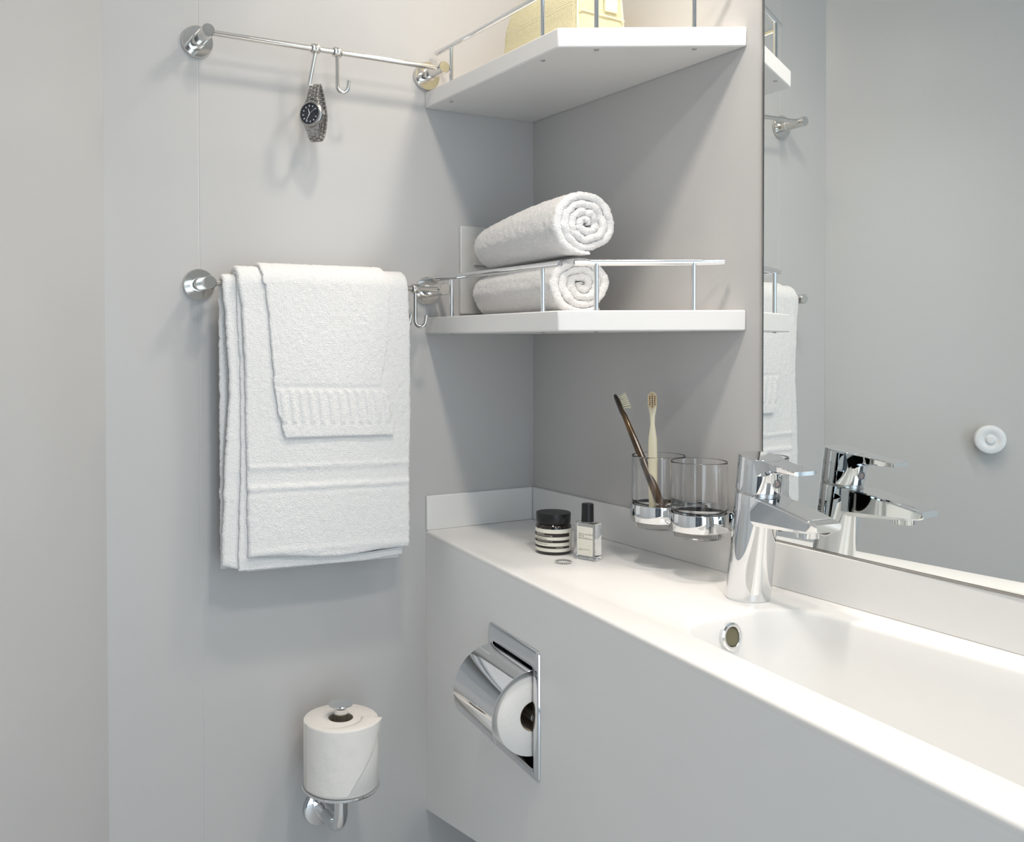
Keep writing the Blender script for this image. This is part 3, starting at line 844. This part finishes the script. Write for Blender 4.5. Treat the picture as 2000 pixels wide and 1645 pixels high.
# ------------------------------------------------------------------ recessed paper holder in the vanity front
fd = Vector((fx(-1) - fx(0), -1, 0)).normalized()      # along the front, towards the viewer
fn = Vector((-fd.y, fd.x, 0)); fn = fn if fn.x < 0 else -fn   # outward
HU = (H0 + H1) / 2; hc = Vector((fx(-HU), -HU, (HZ0 + HZ1) / 2))
ph = empty('recessed_paper_holder', hc, 'square chrome recessed toilet paper holder with curved cover in vanity front', 'toilet paper holder')
ph.matrix_world = Matrix(((fd.x, fn.x, 0, hc.x), (fd.y, fn.y, 0, hc.y), (0, 0, 1, hc.z), (0, 0, 0, 1)))
kk = 1 / abs(fd.y)
W2 = (H1 - H0) / 2 * kk; H2 = (HZ1 - HZ0) / 2
ow0, ow1 = -(HU - o0) * kk, (o1 - HU) * kk; oh0, oh1 = oz0 - hc.z, oz1 - hc.z
bm = bmesh.new()
ocx, ocz = (ow0 + ow1) / 2, (oh0 + oh1) / 2
outer0 = [(x, 0.0004, z) for x, z in rrect(2 * W2, 2 * H2, 0.006, 6)]
outer1 = [(x, 0.0022, z) for x, z in rrect(2 * W2 - 0.001, 2 * H2 - 0.001, 0.006, 6)]
outer2 = [(x, 0.0040, z) for x, z in rrect(2 * W2 - 0.007, 2 * H2 - 0.007, 0.005, 6)]
in0 = [(x + ocx, 0.0040, z + ocz) for x, z in rrect(ow1 - ow0 + 0.001, oh1 - oh0 + 0.001, 0.006, 6)]
in1 = [(x + ocx, 0.0028, z + ocz) for x, z in rrect(ow1 - ow0 - 0.001, oh1 - oh0 - 0.001, 0.006, 6)]
in2 = [(x + ocx, -0.055, z + ocz) for x, z in rrect(ow1 - ow0 - 0.001, oh1 - oh0 - 0.001, 0.006, 6)]
loft(bm, [outer0, outer1, outer2, in0, in1, in2], cap=False)
bm.faces.new([bm.verts.new(p) for p in in2])
obj('holder_frame', bm, 'chrome', ph, sharp=30)
# curved cover
bm = bmesh.new(); CR = 0.0595; zc = -0.165 - hc.z
cx0, cx1 = ow0 + 0.001, ow1 - 0.0025
o_, i_ = [], []
for i in range(37):
    q = math.radians(92 - 116 * i / 36)
    o_.append((CR * math.cos(q), zc + CR * math.sin(q))); i_.append(((CR - 0.0011) * math.cos(q), zc + (CR - 0.0011) * math.sin(q)))
sec = o_ + i_[::-1]
loft(bm, [[(cx0, y, z) for y, z in sec], [(cx1, y, z) for y, z in sec]]); obj('curved_cover', bm, 'satin_cover' if False else 'chrome', ph, sharp=40)
# the spindle
bm = bmesh.new(); tube(bm, [(ow0 + 0.002, 0, zc), (ow1 - 0.002, 0, zc)], 0.006, n=20); obj('spindle', bm, 'satin', ph)


def paper_roll(name, label, R, h, core, M4, extra=None, grp='toilet paper rolls'):
    t = empty(name, (0, 0, 0), label, 'toilet paper', grp); t.matrix_world = M4
    bm = bmesh.new()
    pr = [(core, 0.0)]
    pr += [(R - 0.0012, 0.0), (R, 0.0012), (R * 1.002, h * 0.5), (R, h - 0.0012), (R - 0.0012, h), (core, h)]
    closed_lathe(bm, pr, n=96)
    me_o = obj('paper_winding', bm, 'paper', t, sharp=50)
    bm = bmesh.new(); closed_lathe(bm, [(core - 0.0008, 0.0002), (core - 0.00002, 0.0002), (core - 0.00002, h - 0.0002), (core - 0.0008, h - 0.0002)], n=48); obj('cardboard_core', bm, 'card', t)
    return t


ax0 = hc + fd * (ow0 + 0.006) + Vector((0, 0, zc))
MR = Matrix(((fn.x, 0, fd.x, ax0.x), (fn.y, 0, fd.y, ax0.y), (0, 1, 0, ax0.z), (0, 0, 0, 1)))
paper_roll('toilet_roll', 'white toilet roll under the curved cover in the vanity front', 0.0500, ow1 - ow0 - 0.012, 0.019, MR)

# ------------------------------------------------------------------ spare roll holder on the wall
SX, SY = -0.3930, -0.0850
sh = empty('spare_roll_holder', (SX, 0, -0.4000), 'chrome upright spare roll holder mounted low on the wall', 'toilet paper holder')
bm = bmesh.new(); lathe(bm, [(0, -0.0002), (0.0225, -0.0002), (0.0250, -0.0012), (0.0258, -0.0040), (0.0250, -0.0070), (0.0225, -0.0085), (0, -0.0090)], axis=(0, 1, 0), n=64); obj('wall_disc', bm, 'chrome', sh)
P = [Vector((0, -0.008, 0))]
P += [Vector((0, -0.008 - 0.052 * t, 0)) for t in (0.3, 0.6, 0.9)]
for i in range(1, 9):
    q = PI / 2 * i / 8; P.append(Vector((0, -0.0548 - 0.0302 * math.sin(q), 0.0302 * (1 - math.cos(q)))))
P.append(Vector((0, SY, 0.0665)))
bm = bmesh.new(); tube(bm, P, 0.0098, n=32); obj('bent_arm', bm, 'chrome', sh)
bm = bmesh.new(); lathe(bm, [(0, 0.0660), (0.0500, 0.0660), (0.0545, 0.0670), (0.0556, 0.0690), (0.0545, 0.0704), (0, 0.0708)], origin=(0, SY, 0), n=80); obj('base_dish', bm, 'chrome', sh)
bm = bmesh.new(); lathe(bm, [(0.0100, 0.070), (0.0100, 0.1600), (0.0100, 0.1775), (0.0115, 0.1800), (0.0150, 0.1812), (0.0168, 0.1822), (0.0172, 0.1836), (0.0168, 0.1848), (0, 0.1852)], origin=(0, SY, 0), n=48); obj('spindle', bm, 'chrome', sh)

RZ = -0.4000 + 0.0710; RH = 0.0935; RR_ = 0.0530
rl = paper_roll('toilet_roll', 'white toilet roll standing upright on the chrome wall holder', RR_, RH, 0.0180, Matrix.Translation((SX, SY, RZ)))
# loose outer sheet: wraps the right front, its lower edge cut on a slant, its top corner lifting
bm = bmesh.new(); NA, NZ = 70, 30
caR = math.atan2(-1.32 - SY, -0.9276 - SX)
grid = []
for i in range(NA + 1):
    t = i / NA; q = caR - 1.15 + t * 2.55                      # left of view to far right
    lo = 0.0015 + (RH * 0.78) * max(0, (t - 0.52) / 0.42) ** 0.85 if t > 0.52 else 0.0015
    lo = min(lo, RH * 0.80)
    lift = 0.0004 + 0.0060 * max(0, (t - 0.45) / 0.55) ** 1.3
    row = []
    for j in range(NZ + 1):
        v = j / NZ; z = lo + (RH + 0.0012 + 0.0015 * max(0, t - 0.5) - lo) * v
        r = RR_ + lift * (0.35 + 0.65 * v) + 0.0004 * noise.noise(Vector((q * 4, z * 60, 1)))
        row.append(bm.verts.new((r * math.cos(q), r * math.sin(q), z)))
    # fold over the top, towards the core
    for k in range(1, 7):
        f = k / 6; inn = (0.010 + 0.020 * max(0, (t - 0.35) / 0.65)) * f * (1 if t > 0.3 else t / 0.3)
        r = RR_ + lift * 1.0 - inn; row.append(bm.verts.new((r * math.cos(q), r * math.sin(q), RH + 0.0014 + 0.0022 * math.sin(PI * f) * max(0, t - 0.3))))
    grid.append(row)
for r0, r1 in zip(grid[:-1], grid[1:]):
    for j in range(len(r0) - 1): bm.faces.new((r0[j], r1[j], r1[j + 1], r0[j + 1]))
me = bpy.data.meshes.new('loose_sheet'); bmesh.ops.recalc_face_normals(bm, faces=bm.faces); bm.to_mesh(me); bm.free()
ls = link('loose_sheet', me, 'paper', rl)
so = ls.modifiers.new('thickness', 'SOLIDIFY'); so.thickness = 0.0004; so.offset = 1

# ------------------------------------------------------------------ wristwatch hanging from the hook
wc_ = Vector((-0.4125, -0.0520, 0.6270))
N_ = Vector((-0.80, -0.60, 0)).normalized(); W_ = Vector((-N_.y, N_.x, 0)) * -1      # N_: dial direction, W_: along the bracelet's width
wa = empty('wristwatch', wc_, 'steel wristwatch with dark dial hanging from the hook', 'watch')
tl = math.radians(5)
def WP(n, w2, z):
    """watch coordinates: n outwards through the dial, w2 across, z up"""
    return N_ * n + W_ * w2 + Vector((0, 0, 1)) * z
DR = 0.0162
dc_z = -0.0045; dc_n = 0.0140
# closed bracelet loop in the (n, z) plane: case on the +n side, hook under its top
loop = []
for i in range(72):
    q = 2 * PI * i / 72
    n_ = 0.0150 * math.cos(q); z_ = 0.0395 * math.sin(q)
    n_ *= (1 - 0.35 * max(0, math.sin(q)))
    loop.append((n_, z_))
cum = [0]
for i in range(72):
    a0, b0 = loop[i], loop[(i + 1) % 72]; cum.append(cum[-1] + math.hypot(b0[0] - a0[0], b0[1] - a0[1]))
tot = cum[-1]
def along(s):
    s = s % tot
    for i in range(72):
        if s <= cum[i + 1]:
            t = (s - cum[i]) / (cum[i + 1] - cum[i]); a0, b0 = loop[i], loop[(i + 1) % 72]
            return Vector((a0[0] + (b0[0] - a0[0]) * t, a0[1] + (b0[1] - a0[1]) * t)), Vector((b0[0] - a0[0], b0[1] - a0[1])).normalized()
    return Vector(loop[0]), Vector((0, 1))
bm = bmesh.new(); NL = 30
for i in range(NL):
    s = tot * i / NL; p, tg = along(s)
    if p.x > 0.004 and abs(p.y - dc_z) < 0.020: continue
    nr = Vector((tg.y, -tg.x))
    hw = 0.0100 - 0.0022 * min(1, abs(p.y - dc_z) / 0.045) - (0.0008 if p.x < 0 else 0)
    ln = tot / NL * 0.46
    cols = [(-hw, -hw * 0.40), (-hw * 0.36, hw * 0.36), (hw * 0.40, hw)]
    for ci, (wa0, wa1) in enumerate(cols):
        off = (tot / NL * 0.5 if ci == 1 else 0)
        p2, tg2 = along(s + off); nr2 = Vector((tg2.y, -tg2.x))
        vs = []
        for a_ in (-ln, ln):
            for hgt in (-0.0013, 0.0014):
                for ww in (wa0, wa1):
                    q2 = p2 + tg2 * a_ + nr2 * hgt; vs.append(bm.verts.new(WP(q2.x, ww, q2.y)))
        for fct in ((0, 1, 3, 2), (4, 6, 7, 5), (0, 4, 5, 1), (2, 3, 7, 6), (0, 2, 6, 4), (1, 5, 7, 3)):
            bm.faces.new([vs[k] for k in fct])
obj('bracelet', bm, 'watchsteel', wa, bevel=0.0003, sharp=30)
axw = N_
cO = WP(dc_n, 0, dc_z)
bm = bmesh.new()
lathe(bm, [(0, -0.0060), (0.0150, -0.0060), (0.0178, -0.0035), (0.0185, 0.0), (0.0182, 0.0022), (0.0172, 0.0030), (0.0165, 0.0046), (0.0150, 0.0052), (0.0148, 0.0036), (0, 0.0036)], origin=cO, axis=axw, n=64)
obj('watch_case', bm, 'watchsteel', wa)
for sz in (-1, 1):
    bm = bmesh.new()
    secs = []
    for t in (0, 0.5, 1):
        n0 = dc_n - 0.0008 - 0.0038 * t; z0_ = dc_z + sz * (0.0130 + 0.0090 * t); hw_ = 0.0122 - 0.0012 * t; hh = 0.0025 - 0.0006 * t
        secs.append([WP(n0 + hh, -hw_, z0_), WP(n0 + hh, hw_, z0_), WP(n0 - hh, hw_, z0_), WP(n0 - hh, -hw_, z0_)])
    loft(bm, secs)
    obj('lug', bm, 'watchsteel', wa, bevel=0.0004, sharp=30)
bm = bmesh.new(); lathe(bm, [(0.0149, 0.0037), (0.0140, 0.00385), (0, 0.0039)], origin=cO, axis=axw, n=64); dial = obj('watch_dial', bm, 'dial', wa)
def DP(a, r, h):      # dial polar, a clockwise from twelve
    return cO + N_ * h + (W_ * math.sin(a) * -1 + Vector((0, 0, 1)) * math.cos(a)) * r
def bar(bm, a, r0, r1, w0, h0, h1, w1=None):
    w1 = w0 if w1 is None else w1
    tdir = (W_ * math.cos(a) * -1 + Vector((0, 0, 1)) * -math.sin(a))
    vs = []
    for r, ww in ((r0, w0), (r1, w1)):
        for s_ in (-1, 1):
            for h in (h0, h1): vs.append(bm.verts.new(DP(a, r, h) + tdir * ww / 2 * s_))
    for fct in ((0, 1, 3, 2), (4, 6, 7, 5), (0, 4, 5, 1), (2, 3, 7, 6), (0, 2, 6, 4), (1, 5, 7, 3)): bm.faces.new([vs[k] for k in fct])
rot0 = math.radians(-4)
bm = bmesh.new()
for k in range(12):
    if k == 3: continue
    bar(bm, rot0 + k * PI / 6, 0.0100, 0.0122, 0.0012, 0.0039, 0.0043)
obj('hour_marks', bm, 'lume', dial)
bm = bmesh.new(); bar(bm, rot0 + 1.2 * PI, 0.0, 0.0112, 0.0012, 0.0044, 0.0047, 0.0005); bar(bm, rot0 - 0.22, 0.0, 0.0075, 0.0014, 0.0048, 0.0051, 0.0006)
bar(bm, rot0 + 1.05, -0.003, 0.0120, 0.0003, 0.0051, 0.0052); obj('hands', bm, 'lume', dial)
bm = bmesh.new(); bar(bm, rot0 + PI / 2, 0.0080, 0.0112, 0.0030, 0.0039, 0.0041); obj('date_window', bm, 'dark', dial)
bm = bmesh.new(); lathe(bm, [(0, 0), (0.0024, 0), (0.0028, 0.0006), (0.0028, 0.0030), (0.0022, 0.0036), (0, 0.0036)], origin=cO - W_ * 0.0180, axis=-W_, n=20); obj('crown', bm, 'steel', wa)

# ------------------------------------------------------------------ knob on the oblique wall (seen in the mirror)
kb = empty('round_wall_hook', (-0.9040, -0.2066, 0.1104), 'round white hook on the side wall, seen in the mirror', 'hook')
nk = Vector((1, -1, 0)).normalized()
bm = bmesh.new(); lathe(bm, [(0, 0.0002), (0.0200, 0.0002), (0.0215, 0.0030), (0.0235, 0.0080), (0.0270, 0.0130), (0.0278, 0.0190), (0.0262, 0.0235), (0.0215, 0.0255), (0.0150, 0.0245), (0.0120, 0.0225), (0.0095, 0.0222), (0, 0.0232)], axis=nk, n=56); obj('knob_body', bm, 'knob', kb)
bm = bmesh.new(); lathe(bm, [(0, 0.0225), (0.0075, 0.0225), (0.0085, 0.0240), (0.0070, 0.0262), (0, 0.0270)], axis=nk, n=32); obj('knob_centre', bm, 'knob', kb)
